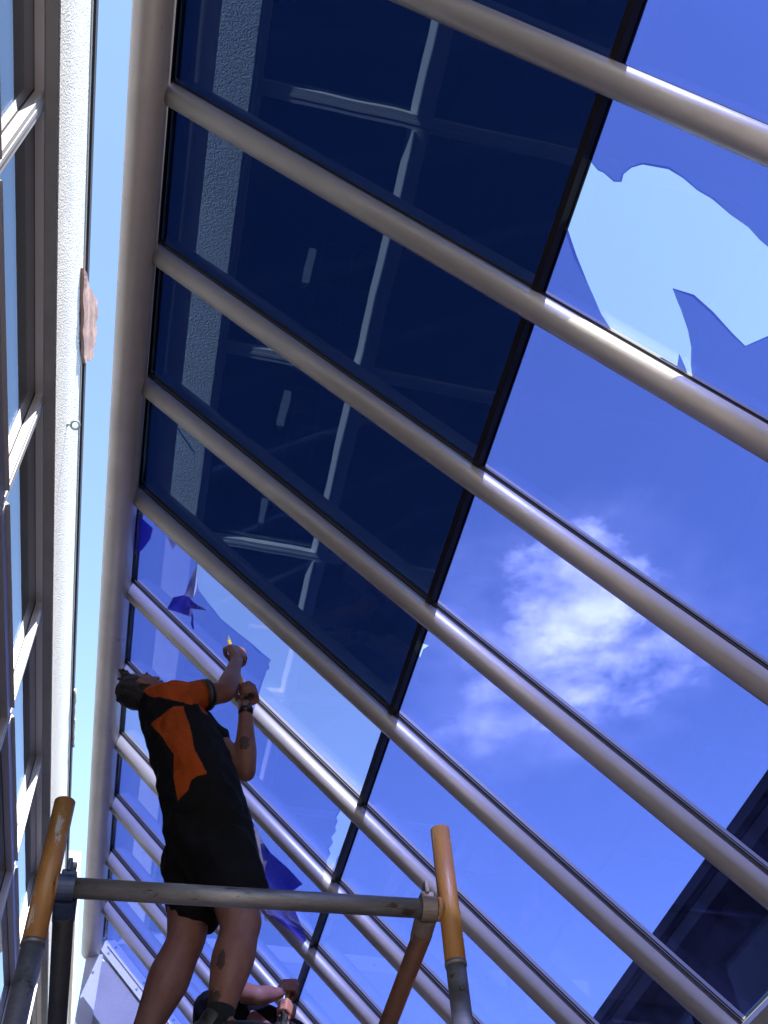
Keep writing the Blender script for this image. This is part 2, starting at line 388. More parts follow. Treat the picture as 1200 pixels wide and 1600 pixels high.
BIRD = [(0.865, 1.996),(0.869, 2.017),(0.886, 2.057),(0.885, 2.079),(0.896, 2.123),(0.886, 2.148),(0.863, 2.145),(0.836, 2.162),(0.813, 2.194),(0.794, 2.278),(0.799, 2.332),(0.813, 2.388),(0.818, 2.445),(0.835, 2.512),(0.845, 2.576),(0.863, 2.623),(0.872, 2.661),
        (0.903, 2.771),(0.957, 2.823),(1.032, 2.818),(1.1, 2.769),(1.158, 2.723),(1.142, 2.67),(1.112, 2.588),(1.093, 2.511),(1.106, 2.44),(1.128, 2.462),(1.156, 2.494),(1.2, 2.539),(1.244, 2.573),(1.296, 2.596),(1.344, 2.628),(1.326, 2.598),(1.307, 2.577),(1.282, 2.546),(1.322, 2.558),(1.322, 2.529),(1.322, 2.499),(1.34, 2.466),(1.353, 2.464),(1.351, 2.403),(1.331, 2.386),(1.352, 2.388),(1.347, 2.36),(1.335, 2.316),(1.295, 2.246),(1.229, 2.166),(1.162, 2.09),(1.092, 2.021),(1.056, 1.987),(0.95, 1.996),(0.866, 1.989)]
CLEAR4 = [(3.739, 0.497),(3.87, 0.506),(3.952, 0.543),(3.98, 0.646),(4.007, 0.748),(3.993, 0.898),(3.98, 0.995),(3.977, 1.091),(3.969, 1.175),(4.015, 1.164),(4.033, 1.179),(4.071, 1.16),(4.19, 1.147),(4.308, 1.139),(4.43, 1.131),(4.433, 1.31),(4.429, 1.578),(4.425, 1.835),(4.401, 1.968),(4.023, 1.964),(3.714, 1.963),(3.68, 1.773),(3.689, 1.395),(3.699, 0.991),(3.704, 0.667)]
STRIP5 = [(4.543, 1.882),(4.63, 1.87),(4.649, 1.885),(4.71, 1.881),(4.729, 1.896),(4.816, 1.878),(4.84, 1.9),(4.924, 1.885),(4.943, 1.906),(5.039, 1.894),(5.064, 1.911),(5.126, 1.9),(5.124, 1.949),(4.854, 1.961),(4.53, 1.969)]
CLEAR6 = [(6.218, 1.539),(6.151, 1.603),(6.031, 1.766),(5.895, 1.94),(6.091, 1.952),(6.403, 1.941),(6.451, 1.888),(6.488, 1.728),(6.51, 1.573),(6.53, 1.441),(6.378, 1.438)]
STAR = [(3.068, 1.984),(3.088, 2.015),(3.068, 2.056),(3.112, 2.035),(3.173, 2.034),(3.141, 2.012),(3.145, 1.989)]
NOTCH = [(2.761, 1.942),(2.729, 1.954),(2.766, 1.955),(2.766, 1.975),(2.792, 1.953),(2.795, 1.934)]
def rect(i, row):
    e = .010
    t0, t1 = ((-.115, ROWT - .006) if row == 0 else (ROWT + .006, EAVE - .01))
    return [(ry(i) + e, t0), (ry(i + 1) - e, t0), (ry(i + 1) - e, t1), (ry(i) + e, t1)]
def inset(h, q):
    return [(min(max(s, q[0][0] + .004), q[1][0] - .004), min(max(tt, q[0][1] + .004), q[2][1] - .004)) for s, tt in h]
def tear(h, amp=.004):
    # a torn edge: every long side is broken into short uneven steps
    out = []
    for k in range(len(h)):
        a, b = Vector(h[k]), Vector(h[(k + 1) % len(h)]); L = (b - a).length; n = max(1, int(L / .045))
        nrm = Vector((-(b - a).y, (b - a).x)) / max(L, 1e-6)
        for j in range(n):
            p = a.lerp(b, j / n)
            if j: p = p + nrm * amp * noise.noise(Vector((p.x * 31, p.y * 31, 0)))
            out.append((p.x, p.y))
    return out
for i in range(I0, I1):
    for row in (0, 1):
        q = rect(i, row)
        bm = bmesh.new(); strip(bm, q[0][0], q[1][0], q[0][1], q[2][1], -.002, .006)
        dark = row == 0 and i <= 3
        pm = M_GLASS if (row == 1 or dark) else M_GLASSB
        pane = link('glass_pane', from_bm(bm, 'glass_pane'), pm, roof)
        holes = []
        if (i, row) == (0, 1): holes = [BIRD]; pane['label'] = 'pane with a large hole torn in its blue film'
        if (i, row) == (4, 0): holes = [CLEAR4]; pane['label'] = 'pane half stripped of its blue film above the worker'
        if (i, row) == (5, 0): holes = [STRIP5]; pane['label'] = 'pane with a ragged clear strip along its lower bar'
        if (i, row) == (6, 0): holes = [CLEAR6]; pane['label'] = 'pane partly stripped, with a sheet of film hanging from it'
        if (i, row) == (3, 1): holes = [STAR]; pane['label'] = 'pane with a small star-shaped tear in its film'
        if dark and i >= -1: pane['label'] = 'pane under dark navy film, mirroring the windows opposite'
        f_ = link('film', film_mesh('film', q, [inset(tear(h), q) for h in holes]), M_DARKF if dark else (M_FILM if row == 1 else M_FILMB), pane)
# doubled, folded-over film in the corner of the half stripped pane
for pts in ([(3.808, -0.073),(3.81, 0.096),(3.905, 0.082),(4.033, 0.021),(4.126, -0.047)], [(3.778, 0.226),(3.765, 0.308),(3.83, 0.287)]):
    me = film_mesh('film_flap', pts, z=-.0052, th=.0008); link('film_flap', me, M_SHEET, roof)
# eave beam, end flashing with screws
bm = bmesh.new(); strip(bm, ry(I0), ry(I1) + .05, EAVE - .0, EAVE + .14, -.13, -.005); link('eave_beam', from_bm(bm, 'eave_beam'), M_SOFFIT, roof)
bm = bmesh.new(); strip(bm, ry(I1) - .045, ry(I1) + .06, -.05, EAVE, -.075, .012)
strip(bm, ry(I1) - .058, ry(I1) - .0455, .02, EAVE, -.012, -.004); fl = link('end_flashing', from_bm(bm, 'end_flashing'), M_WHITEW, roof)
bm = bmesh.new(); tube(bm, [(0, 0, 0), (0, -.008, 0)], .011, 10); scr_me = from_bm(bm, 'screw')
for k in range(9):
    p = gpt(ry(I1) - .046, .08 + .42 * k, -.04); s_ = link('screw', scr_me, M_SCREW, fl); s_.location = p
# gable end wall under the flashing
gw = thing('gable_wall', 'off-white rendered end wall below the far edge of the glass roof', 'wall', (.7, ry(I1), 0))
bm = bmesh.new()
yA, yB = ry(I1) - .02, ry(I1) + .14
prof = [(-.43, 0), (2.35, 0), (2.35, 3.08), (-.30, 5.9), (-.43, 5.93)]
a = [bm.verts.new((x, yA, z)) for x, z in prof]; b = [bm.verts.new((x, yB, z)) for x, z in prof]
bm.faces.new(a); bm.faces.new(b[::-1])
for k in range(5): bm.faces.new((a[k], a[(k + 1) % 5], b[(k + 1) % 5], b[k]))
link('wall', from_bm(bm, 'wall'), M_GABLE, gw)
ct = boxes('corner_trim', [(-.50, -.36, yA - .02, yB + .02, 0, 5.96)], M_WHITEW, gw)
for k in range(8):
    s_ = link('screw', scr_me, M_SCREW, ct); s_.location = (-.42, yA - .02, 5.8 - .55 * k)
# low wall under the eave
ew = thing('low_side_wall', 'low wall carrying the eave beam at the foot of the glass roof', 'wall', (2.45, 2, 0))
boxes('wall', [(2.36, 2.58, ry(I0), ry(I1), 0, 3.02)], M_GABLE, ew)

# ---------------------------------------------------------------- building with the window wall on the left
WX = -.795
lb = thing('white_building', 'white rendered building with a wall of silver framed windows', 'building', (-1.2, 2, 0))
YA, YB = -6.2, 13.5
boxes('wall', [(-1.10, WX, YA, YB, 5.79, 6.50)], M_STUCCO, lb)
boxes('roof_slab', [(-6.2, -1.10, YA, YB, 5.95, 6.45)], M_ROOM, lb)
boxes('cream_edge', [(-1.05, WX + .004, YA, YB, 6.500, 6.540)], M_CREAM, lb)
tr_ = boxes('roof_trim', [(-1.15, WX + .016, YA, YB, 6.540, 6.600)], M_TRIMDK, lb)
boxes('lintel', [(-1.05, WX - .006, YA, YB, 5.772, 5.789)], M_SOFFIT, lb)
boxes('head_bar', [(-.8845, -.8475, YA, YB, 5.745, 5.7718)], M_WFRAME, lb)
boxes('head_gasket', [(-.8925, -.8846, YA, YB, 5.738, 5.7716)], M_RUBBER, lb)
MUL = [1.41 + 1.452 * k for k in range(-5, 9)]
bm = bmesh.new(); box(bm, -.8825, -.858, -.036, .036, 3.0, 5.7445); box(bm, -.8578, -.8475, -.036, -.012, 3.0, 5.7445); box(bm, -.8578, -.845, -.0095, .0095, 3.0, 5.7445); box(bm, -.8578, -.8475, .012, .036, 3.0, 5.7445)
mul_me = from_bm(bm, 'mullion')
bm = bmesh.new(); box(bm, -.8845, -.8828, -.042, .042, 3.0, 5.7375); bead_me = from_bm(bm, 'gasket')
for y in MUL:
    m_ = link('mullion', mul_me, M_WFRAME, lb); m_.location = (0, y, 0)
    link('gasket', bead_me, M_RUBBER, m_)
bm = bmesh.new(); box(bm, -.8825, -.846, -.688, .688, -.035, .035); sl = [bm.verts.new((x, y, z)) for y in (-.688, .688) for x, z in ((-.8825, .0355), (-.828, .0355), (-.828, .040), (-.8825, .078))]
for f in ((0, 1, 2, 3), (7, 6, 5, 4), (0, 4, 5, 1), (1, 5, 6, 2), (2, 6, 7, 3), (3, 7, 4, 0)): bm.faces.new([sl[q] for q in f])
tran_me = from_bm(bm, 'transom')
pane_me = {}
ZB = [5.736, 4.93, 4.03, 3.05]
for a, b in zip(MUL, MUL[1:]):
    for z in ZB[1:]:
        t_ = link('transom', tran_me, M_WFRAME, lb); t_.location = (0, (a + b) / 2, z)
    for z1, z0 in zip(ZB, ZB[1:]):
        k = round(z1 - z0, 3)
        if k not in pane_me:
            bm = bmesh.new(); box(bm, -.892, -.8855, -.724, .724, -k / 2 + .002, k / 2 - .002); pane_me[k] = from_bm(bm, 'window_pane')
        p_ = link('window_pane', pane_me[k], M_WGLASS, lb); p_.location = (0, (a + b) / 2, (z0 + z1) / 2)
boxes('sill_wall', [(-1.10, -.86, YA, YB, 0, 2.98)], M_WHITEW, lb)
# the room behind the glass: floor, ceiling, ends and a back wall with narrow clerestory openings
boxes('room_floor', [(-6.0, -1.10, YA, YB, 2.7, 2.85)], M_ROOM, lb)
for ya, yb in ((YA - .2, YA), (YB, YB + .2)): boxes('room_end', [(-6.0, -.96, ya, yb, 2.85, 5.95)], M_ROOM, lb)
op = sorted([(4.4, 4.9), (6.25, 6.9), (7.9, 8.5)])
segsY = [YA] + [q for o_ in op for q in o_] + [YB]
bl = [(-6.2, -6.0, YA, YB, 2.7, 5.25), (-6.2, -6.0, YA, YB, 5.34, 5.95)]
for k in range(0, len(segsY), 2): bl.append((-6.2, -6.0, segsY[k], segsY[k + 1], 5.2505, 5.3395))
boxes('back_wall', bl, M_ROOM, lb)
for ya, yb in op:                                                 # dim gridded windows under the bright slots
    iw = boxes('inner_window', [(-5.995, -5.975, ya - .1, yb + .35, 4.52, 5.18)], M_DIM, lb)
    boxes('frame', [(-5.974, -5.95, ya - .13, yb + .38, z, z + .03) for z in (4.50, 4.84, 5.17)] + [(-5.9745, -5.949, y, y + .03, 4.49, 5.20) for y in (ya - .13, (ya + yb) / 2 + .1, yb + .35)], M_WFRAME, iw)
# eyelet screwed into the render
bm = bmesh.new()
ey = Vector((-0.751, 3.245, 6.113)); wb = Vector((WX, ey.y + .004, ey.z - .002))
vd = (ey - Vector((0, 0, 1.55))).normalized(); h1 = Vector((1, 0, 0)); h1 = (h1 - vd * h1.dot(vd)).normalized(); h2_ = vd.cross(h1)
tube(bm, [ey + h1 * .023 * math.cos(2 * math.pi * k / 24) + h2_ * .023 * math.sin(2 * math.pi * k / 24) for k in range(25)], .0062, 10, False)
tube(bm, [ey - h1 * .023, wb + Vector((.004, 0, 0))], .0058, 10)
tube(bm, [wb + Vector((.0005, 0, 0)), wb + Vector((.004, 0, 0))], .013, 12)
eb = link('eye_bolt', from_bm(bm, 'eye_bolt', True), M_HOOK)
tag(eb, 'small grey metal eye bolt screwed into the sunlit white render', 'eye bolt')
# torn pink scrap poking out over the roof trim
out = [(-0.772, 2.453, 6.411), (-0.772, 2.648, 6.601), (-0.772, 2.783, 6.752), (-0.772, 2.895, 6.908), (-0.772, 2.917, 6.868), (-0.772, 3.015, 6.957), (-0.772, 3.037, 6.893), (-0.772, 3.131, 6.959), (-0.772, 3.118, 6.865), (-0.772, 3.188, 6.903), (-0.772, 3.169, 6.83), (-0.772, 3.22, 6.818), (-0.772, 3.201, 6.725), (-0.772, 3.12, 6.603), (-0.772, 3.108, 6.538), (-0.772, 2.961, 6.454), (-0.772, 2.72, 6.416), (-0.772, 2.564, 6.41)]
bm = bmesh.new()
fa = bm.faces.new([bm.verts.new(p) for p in out])
ex = bmesh.ops.extrude_face_region(bm, geom=[fa])
for q in ex['geom']:
    if isinstance(q, bmesh.types.BMVert): q.co.x -= .018
bmesh.ops.triangulate(bm, faces=bm.faces[:]); bmesh.ops.subdivide_edges(bm, edges=bm.edges[:], cuts=3, use_grid_fill=True)
for q in bm.verts:
    q.co += Vector((noise.noise(q.co * 9) * .010 + noise.noise(q.co * 40) * .0015, noise.noise(q.co * 33) * .002, noise.noise(q.co * 38 + Vector((3, 3, 3))) * .002))
sp = link('foam_scrap', from_bm(bm, 'foam_scrap'), M_PINK)
tag(sp, 'torn pinkish scrap of foam sticking out under the white building\'s roof edge', 'scrap')
bm = bmesh.new()
for y, dy, r in ((6.0, .5, .012), (6.35, .35, .010)):
    pts = [Vector((-.772 + .004 * random.uniform(-1, 1), y + dy * k / 8, 6.575 + .012 * random.uniform(-1, 1))) for k in range(9)]
    tube(bm, pts, [r * random.uniform(.6, 1.2) for _ in pts], 7)
link('sealant_strip', from_bm(bm, 'sealant_strip', True), M_WHITEW, tr_)

# ---------------------------------------------------------------- buildings beyond
fb = thing('far_white_building', 'sunlit white building seen through the gap beside the ridge pipe', 'building', (-5, 18, 0))
boxes('wall', [(-9, -1.42, 16.0, 22, 0, 10.55)], M_WHITEW, fb)
boxes('roof', [(-9.3, -1.28, 15.72, 22.3, 10.80, 11.18)], M_WHITEW, fb, .02)
boxes('soffit', [(-9.2, -1.33, 15.8, 22.2, 10.551, 10.799)], M_CREAM, fb)
tubeobj('gutter', [(-9.3, 15.66, 10.86), (-1.30, 15.66, 10.86)], .07, M_NBTRIM, fb, 14)
for k in range(3):
    wq = boxes('window', [(-8.2 + 2.3 * k, -7.0 + 2.3 * k, 15.96, 15.999, 7.2, 8.9)], M_WFRAME, fb)
    boxes('pane', [(-8.12 + 2.3 * k, -7.08 + 2.3 * k, 15.94, 15.959, 7.28, 8.82)], M_NBGLASS, wq)
NBM = Matrix.Translation((5.97, 7.2, 0)) @ Matrix.Rotation(R(-1.5), 4, 'Z') @ Matrix.Translation((-5.86, -7.2, 0))
nb = thing('dark_building', 'dark clad building with a grey gutter beyond the lower glass', 'building', (8, 8, 0))
boxes('wall', [(6.12, 12, -6, 30, 0, 7.02)], M_NBWALL, nb, M=NBM)
boxes('roof', [(5.9, 12.2, -6.2, 30.2, 7.20, 7.42)], M_NBWALL, nb, M=NBM)
boxes('gutter', [(5.86, 6.0, -6.2, 30.2, 7.255, 7.40)], M_NBTRIM, nb, .01, M=NBM)
boxes('soffit_board', [(5.92, 6.3, -6.1, 30.1, 7.021, 7.199)], M_NBTRIM, nb, M=NBM)
for k in range(14):
    y = -4 + 2.4 * k
    wf = boxes('window', [(6.06, 6.119, y, y + 1.5, 4.7, 6.5)], M_NBTRIM, nb, M=NBM)
    boxes('pane', [(6.03, 6.059, y + .07, y + 1.43, 4.78, 6.42)], M_NBGLASS, wf, M=NBM)

# ---------------------------------------------------------------- loose film
def sheet(name, pts, faces, m, label, cut=3, amp=.012, th=.0012, sc_=7):
    bm = bmesh.new(); vs = [bm.verts.new(p) for p in pts]
    for f in faces: bm.faces.new([vs[k] for k in f])
    bmesh.ops.triangulate(bm, faces=bm.faces[:])
    bmesh.ops.subdivide_edges(bm, edges=bm.edges[:], cuts=cut, use_grid_fill=True)
    for q in bm.verts:
        q.co += Vector((noise.noise(q.co * sc_), noise.noise(q.co * sc_ + Vector((9, 0, 0))), noise.noise(q.co * sc_ + Vector((0, 9, 0))))) * amp
    bmesh.ops.recalc_face_normals(bm, faces=bm.faces[:])
    bmesh.ops.solidify(bm, geom=bm.faces[:], thickness=th)
    return tag(link(name, from_bm(bm, name, False), m), label, 'window film')
sheet('film_sheet', [(0.542, 5.322, 5.093), (0.639, 5.149, 4.785), (0.871, 5.356, 4.713), (0.783, 5.382, 4.66), (0.875, 5.539, 4.606), (0.978, 5.827, 4.613), (0.858, 5.89, 4.698), (0.737, 6.051, 4.841), (0.635, 5.464, 4.73), (0.585, 5.377, 4.901)],
      [(0, 1, 9), (1, 2, 3), (1, 3, 8, 9), (3, 4, 6, 7, 8), (4, 5, 6)], M_SHEET, 'large peeled sheet of deep blue film hanging beside the worker')
sheet('film_strip', [(0.004, 3.736, 5.674), (-0.042, 3.998, 5.657), (0.007, 3.875, 5.518), (0.017, 3.881, 5.609), (0.012, 3.839, 5.658)], [(0, 1, 2, 3, 4)], M_SHEETL, 'twisted lilac film strip hanging from the half stripped pane', 2, .008)
sheet('film_scrap', [(-0.049, 4.002, 5.665), (-0.104, 3.988, 5.621), (-0.131, 4.041, 5.576), (0.003, 3.967, 5.463), (0.007, 3.954, 5.517), (0.089, 3.762, 5.313), (0.009, 3.925, 5.544), (-0.016, 3.972, 5.629)], [(0, 1, 2, 3, 4, 7), (4, 5, 6, 7)], M_SHEET, 'dark blue scrap of peeled film dangling at the end of a twisted strip', 2, .010)
bm = bmesh.new(); pts = [Vector((0.006, 3.937, 5.474)), Vector((0.017, 3.959, 5.448)), Vector((0.018, 3.989, 5.432)), Vector((0.029, 4.006, 5.406))]
tube(bm, pts, [.008, .006, .008, .005], 8)
tag(link('film_curl', from_bm(bm, 'film_curl', True), M_SHEET), 'thin curled tail of film dangling below the dark blue scrap', 'window film')

# ---------------------------------------------------------------- scaffold
sf = thing('scaffold_frame', 'galvanised scaffold frame with yellow painted post tops and a crossbar', 'scaffold', (.245, 2.2, 0))
PLx, PRx, PY = -.243, .728, 2.2
def post(x):
    tp = tubeobj('post', [(x, PY, .05), (x, PY, 2.70)], .0242, M_GALV, sf, 24)
    tubeobj('sleeve', [(x, PY, 2.665), (x, PY, 3.030)], .0258, M_YELLOW, tp, 24, hollow=.86)
    bm = bmesh.new(); tube(bm, [(x, PY, 2.660), (x, PY, 2.670)], .0268, 24); link('weld_ring', from_bm(bm, 'weld_ring', True), M_GALV, tp)
    bm = bmesh.new(); tube(bm, [(x, PY - .0225, 2.60), (x, PY - .0262, 2.60)], .006, 10); link('pin_hole', from_bm(bm, 'pin_hole'), M_RUBBER, tp)
    boxes('base_plate', [(x - .07, x + .07, PY - .07, PY + .07, 0.002, .05)], M_GALV, tp)
post(PLx); post(PRx)
CZ = 2.803
cb = tubeobj('crossbar', [(PLx + .018, PY, CZ), (PRx - .018, PY, CZ)], .0235, M_GALV, sf, 24)
bm = bmesh.new()
bm.free()
for xa, xb in ((PLx + .022, PLx + .034), (PRx - .034, PRx - .022)): tubeobj('weld_collar', [(xa, PY, CZ), (xb, PY, CZ)], .029, M_YELLOW, cb, 20)
for z in (.5, 1.45): tubeobj('rung', [(PLx + .018, PY, z), (PRx - .018, PY, z)], .020, M_GALV, sf, 16)
def hook(bm, x, s):
    tube(bm, [(x - .019, PY, CZ), (x + .019, PY, CZ)], .0295, 20)
    box(bm, x - .017, x + .017, PY - .014, PY + .05, CZ + .014, CZ + .040, .005)
    box(bm, x - .007, x + .004, PY - .02, PY + .012, CZ + .034, CZ + .066, .003)
    tube(bm, [(x, PY + .02, CZ - .01), (x + .004 * s, PY + .09, CZ - .03)], [.028, .0262], 18)
lr = thing('side_rail', 'dark scaffold rail hooked over the left end of the crossbar', 'scaffold rail', (-.18, 2.4, 0), None)
bm = bmesh.new(); hook(bm, -.197, 0); link('hook', from_bm(bm, 'hook'), M_BLUE, lr)
tubeobj('rail', [(-.197, PY + .06, CZ - .03), (-.197, 4.75, 2.52)], .0245, M_BLKTUBE, lr, 20)
rr_ = thing('side_rail', 'rusty orange scaffold rail hooked over the right end of the crossbar', 'scaffold rail', (.66, 2.4, 0), None)
bm = bmesh.new(); hook(bm, .672, 0); link('hook', from_bm(bm, 'hook'), M_TANC, rr_)
tubeobj('rail', [(.672, PY + .06, CZ - .03), (.668, 4.75, 2.52)], .0245, M_RUST, rr_, 20)
# the deck the workers stand on, carried by trestle posts (just under the picture's lower edge)
dk = thing('work_platform', 'timber scaffold deck on steel posts under the workers\' feet', 'platform', (.2, 5, 0))
for k in range(5): boxes('plank', [(-.42 + .262 * k, -.42 + .262 * k + .25, 3.56, 6.7, 3.018, 3.058)], M_WOOD, dk, .004)
for y in (3.62, 5.1, 6.6):
    tubeobj('bearer', [(-.5, y, 2.99), (.98, y, 2.99)], .0245, M_GALV, dk, 14)
    for x in (-.46, .94): tubeobj('leg', [(x, y, 0), (x, y, 2.965)], .0245, M_GALV, dk, 14)

# ---------------------------------------------------------------- people
def skin_mat(name, col, spots=()):
    m = mat(name, col, .55, 0, .35, .28, 9, .12, 120, vcol=(col[0] * .80, col[1] * .62, col[2] * .60))
    t = m.node_tree; b = t.nodes['Principled BSDF']
    b.inputs['Subsurface Weight'].default_value = .06; b.inputs['Subsurface Radius'].default_value = (.01, .004, .002)
    src = b.inputs['Base Color'].links[0].from_socket
    tcn = t.nodes.new('ShaderNodeTexCoord')
    for c, r in spots:                                                # tattoos: dark ink in the skin
        mp = t.nodes.new('ShaderNodeMapping'); mp.vector_type = 'POINT'
        mp.inputs['Location'].default_value = [-c[k] / r[k] for k in range(3)]; mp.inputs['Scale'].default_value = [1 / q for q in r]
        t.links.new(tcn.outputs['Object'], mp.inputs[0])
        ln = t.nodes.new('ShaderNodeVectorMath'); ln.operation = 'LENGTH'; t.links.new(mp.outputs[0], ln.inputs[0])
        nn = t.nodes.new('ShaderNodeTexNoise'); nn.inputs['Scale'].default_value = 34; nn.inputs['Detail'].default_value = 3; t.links.new(tcn.outputs['Object'], nn.inputs['Vector'])
        ad = t.nodes.new('ShaderNodeMath'); ad.operation = 'MULTIPLY_ADD'; t.links.new(nn.outputs[0], ad.inputs[0]); ad.inputs[1].default_value = 1.6; t.links.new(ln.outputs['Value'], ad.inputs[2])
        rp = t.nodes.new('ShaderNodeMapRange'); rp.inputs['From Min'].default_value = 1.52; rp.inputs['From Max'].default_value = 1.66; rp.inputs['To Min'].default_value = .78; rp.inputs['To Max'].default_value = 0
        t.links.new(ad.outputs[0], rp.inputs['Value'])
        mx = t.nodes.new('ShaderNodeMix'); mx.data_type = 'RGBA'; t.links.new(rp.outputs[0], mx.inputs['Factor']); t.links.new(src, mx.inputs['A']); mx.inputs['B'].default_value = (.018, .016, .018, 1)
        src = mx.outputs['Result']
    t.links.new(src, b.inputs['Base Color'])
    return m
def fist(bm, G, a, e1, wrist, sc_=1.0, thumb=1):
    """five-fingered hand closed round an axis a through G; palm on the e1 side; wrist point given"""
    G = Vector(G); a = Vector(a).normalized(); e1 = Vector(e1); e1 = (e1 - a * e1.dot(a)).normalized(); e2 = a.cross(e1) * thumb
    S = sc_
    def p(x, y, z): return G + (e1 * x + e2 * y + a * z) * S
    hull(bm, [(p(.030, -.030, -.030), .014 * S), (p(.030, -.030, .028), .015 * S), (p(.034, .034, -.036), .012 * S), (p(.034, .034, .034), .012 * S)])
    hull(bm, [(p(.030, -.034, -.018), .016 * S), (p(.030, -.034, .016), .018 * S), (Vector(wrist), .027 * S)])
    for k, L in ((-1.5, .86), (-.5, .98), (.5, 1.04), (1.5, .96)):
        z = k * .0215; r = .0098 if abs(k) < 1 else .0090
        chain(bm, [(p(.034, .036, z), r * 1.15 * S), (p(.006, .046, z * 1.02), r * 1.05 * S), (p(-.026 * L, .034, z), r * S), (p(-.032 * L, .004, z * .98), r * .92 * S), (p(-.018, -.016 * L, z * .96), r * .8 * S)])
    chain(bm, [(p(.026, -.038, .018), .0155 * S), (p(.004, -.043, .040), .0125 * S), (p(-.022, -.026, .046), .0108 * S), (p(-.034, -.004, .042), .0088 * S)])
def head(bm, H, f, uup, s=1.0):
    f = Vector(f).normalized(); uup = Vector(uup); uup = (uup - f * uup.dot(f)).normalized(); sd_ = f.cross(uup)
    B = Matrix((sd_, f, uup)).transposed(); H = Vector(H)
    def p(x, y, z): return H + B @ Vector((x, y, z)) * s
    hull(bm, [(p(0, -.012, .035), (.075 * s, .095 * s, .085 * s), B)])
    hull(bm, [(p(0, .02, 0), (.066 * s, .07 * s, .08 * s), B), (p(0, .052, -.088), (.030 * s, .024 * s, .02 * s), B), (p(.042, -.005, -.055), .022 * s), (p(-.042, -.005, -.055), .022 * s)])
    hull(bm, [(p(0, .086, .022), .010 * s), (p(0, .108, -.020), .012 * s), (p(.014, .092, -.026), .009 * s), (p(-.014, .092, -.026), .009 * s)])   # nose
    for q in (-1, 1):
        hull(bm, [(p(q * .03, .078, .028), (.022 * s, .008 * s, .008 * s), B)])     # brow
        hull(bm, [(p(q * .031, .074, .008), .011 * s)])                              # eye
        hull(bm, [(p(q * .076, -.012, .018), (.008 * s, .019 * s, .016 * s), B), (p(q * .074, -.006, -.022), (.007 * s, .012 * s, .012 * s), B)])   # ear
    hull(bm, [(p(-.022, .084, -.050), .007 * s), (p(.022, .084, -.050), .007 * s), (p(0, .090, -.047), .008 * s)])      # lips
    hull(bm, [(p(-.018, .080, -.060), .008 * s), (p(.018, .080, -.060), .008 * s)])
    return p, B
def hair_on(bm, p, B, s, n, tuft):
    hull(bm, [(p(0, -.026, .044), (.080 * s, .090 * s, .084 * s), B), (p(0, -.052, -.02), (.066 * s, .055 * s, .07 * s), B)])
    for k in range(n):
        a = random.uniform(-1.9, 1.9); el = random.uniform(-.5, 1.2)
        d = Vector((math.sin(a) * math.cos(el), -math.cos(a) * math.cos(el) * .9, math.sin(el)))
        c = Vector((d.x * .083, -.03 + d.y * .095, .045 + d.z * .09)); c *= .97; t2 = c + d * .004 + Vector((random.uniform(-.012, .012), random.uniform(-.01, .01), random.uniform(-.04, -.015)))
        hull(bm, [(p(*c), .009 * s), (p(*t2), .004 * s)])
    for k in range(tuft):
        x = random.uniform(-.055, .055); b0 = (x, random.uniform(.02, .055), .115 - abs(x) * .3); t2 = (x + random.uniform(-.02, .02), b0[1] + random.uniform(.0, .035), b0[2] + random.uniform(.018, .05))
        hull(bm, [(p(*b0), .012 * s), (p(*t2), .003 * s)])

M_SHIRT = mat('black_polo', (.006, .006, .008), .85, 0, .2, .25, 14, .3, 60)
M_ORANGE = mat('orange_polo_panel', (.46, .075, .010), .85, 0, .2, .25, 12, .8, 16, bdist=.03)
M_PIPING = mat('grey_piping', (.35, .33, .30), .7)
M_SHORTS = mat('black_shorts', (.006, .006, .007), .9, 0, .2, .25, 10, .3, 40)
M_HAIR = mat('dark_brown_hair', (.016, .011, .009), .6, 0, .4, .4, 40, .8, 160, vstretch=(1, 1, .3))
M_HAIRB = mat('black_hair', (.010, .009, .010), .5, 0, .5, .4, 40, .8, 160)
M_SOCK = mat('black_sock', (.006, .006, .007), .95, bump=.4, bscale=200)
M_BOOT = mat('black_boot', (.015, .014, .014), .5, bump=.2)
M_STRAP = mat('black_strap', (.010, .010, .012), .4)
M_TOOLY = mat('yellow_tool_shaft', (.60, .36, .03), .4, vary=.2)
M_TOOLB = mat('black_tool_grip', (.012, .012, .013), .5)
M_STEEL = mat('scraper_steel', (.45, .43, .38), .35, .8)

# worker one -- looking straight up at the half stripped pane
W1 = thing('person', 'worker in black and orange polo and black shorts scraping film overhead', 'person', (.14, 3.8, 3.058))
tipA = Vector((0.222, 3.985, 5.351)); endA = Vector((0.351, 3.79, 4.693)); axA = (tipA - endA).normalized()
RH = tipA + (endA - tipA) * .30; LH = tipA + (endA - tipA) * .80
rsh, rel = Vector((-0.021, 3.66, 4.611)), Vector((0.219, 3.74, 4.748))
lsh, lel = Vector((0.106, 3.96, 4.722)), Vector((0.357, 3.9, 4.412))
rwr = RH + Vector((.012, -.055, -.068)); lwr = LH + Vector((.004, -.012, -.085))
neck = Vector((-0.106, 3.8, 4.694)); HC = Vector((-0.172, 3.8, 4.758))
FD = Vector((.36, .06, .92)); UD = Vector((-.92, .0, .36))
rhip, rkn, rank = Vector((0.258, 3.73, 3.902)), Vector((0.354, 3.66, 3.527)), Vector((0.29, 3.67, 3.155))
lhip, lkn, lank = Vector((0.151, 3.9, 3.991)), Vector((0.161, 3.93, 3.598)), Vector((0.016, 4, 3.179))
TOR = [((-0.03, 3.8, 4.64), .155, .215, .08), ((0.035, 3.8, 4.51), .178, .215, .09), ((0.107, 3.8, 4.336), .190, .205, .09), ((0.165, 3.8, 4.169), .195, .20, .09), ((0.206, 3.81, 4.03), .198, .20, .09)]
YAW = Matrix.Rotation(R(-14), 3, 'Z')
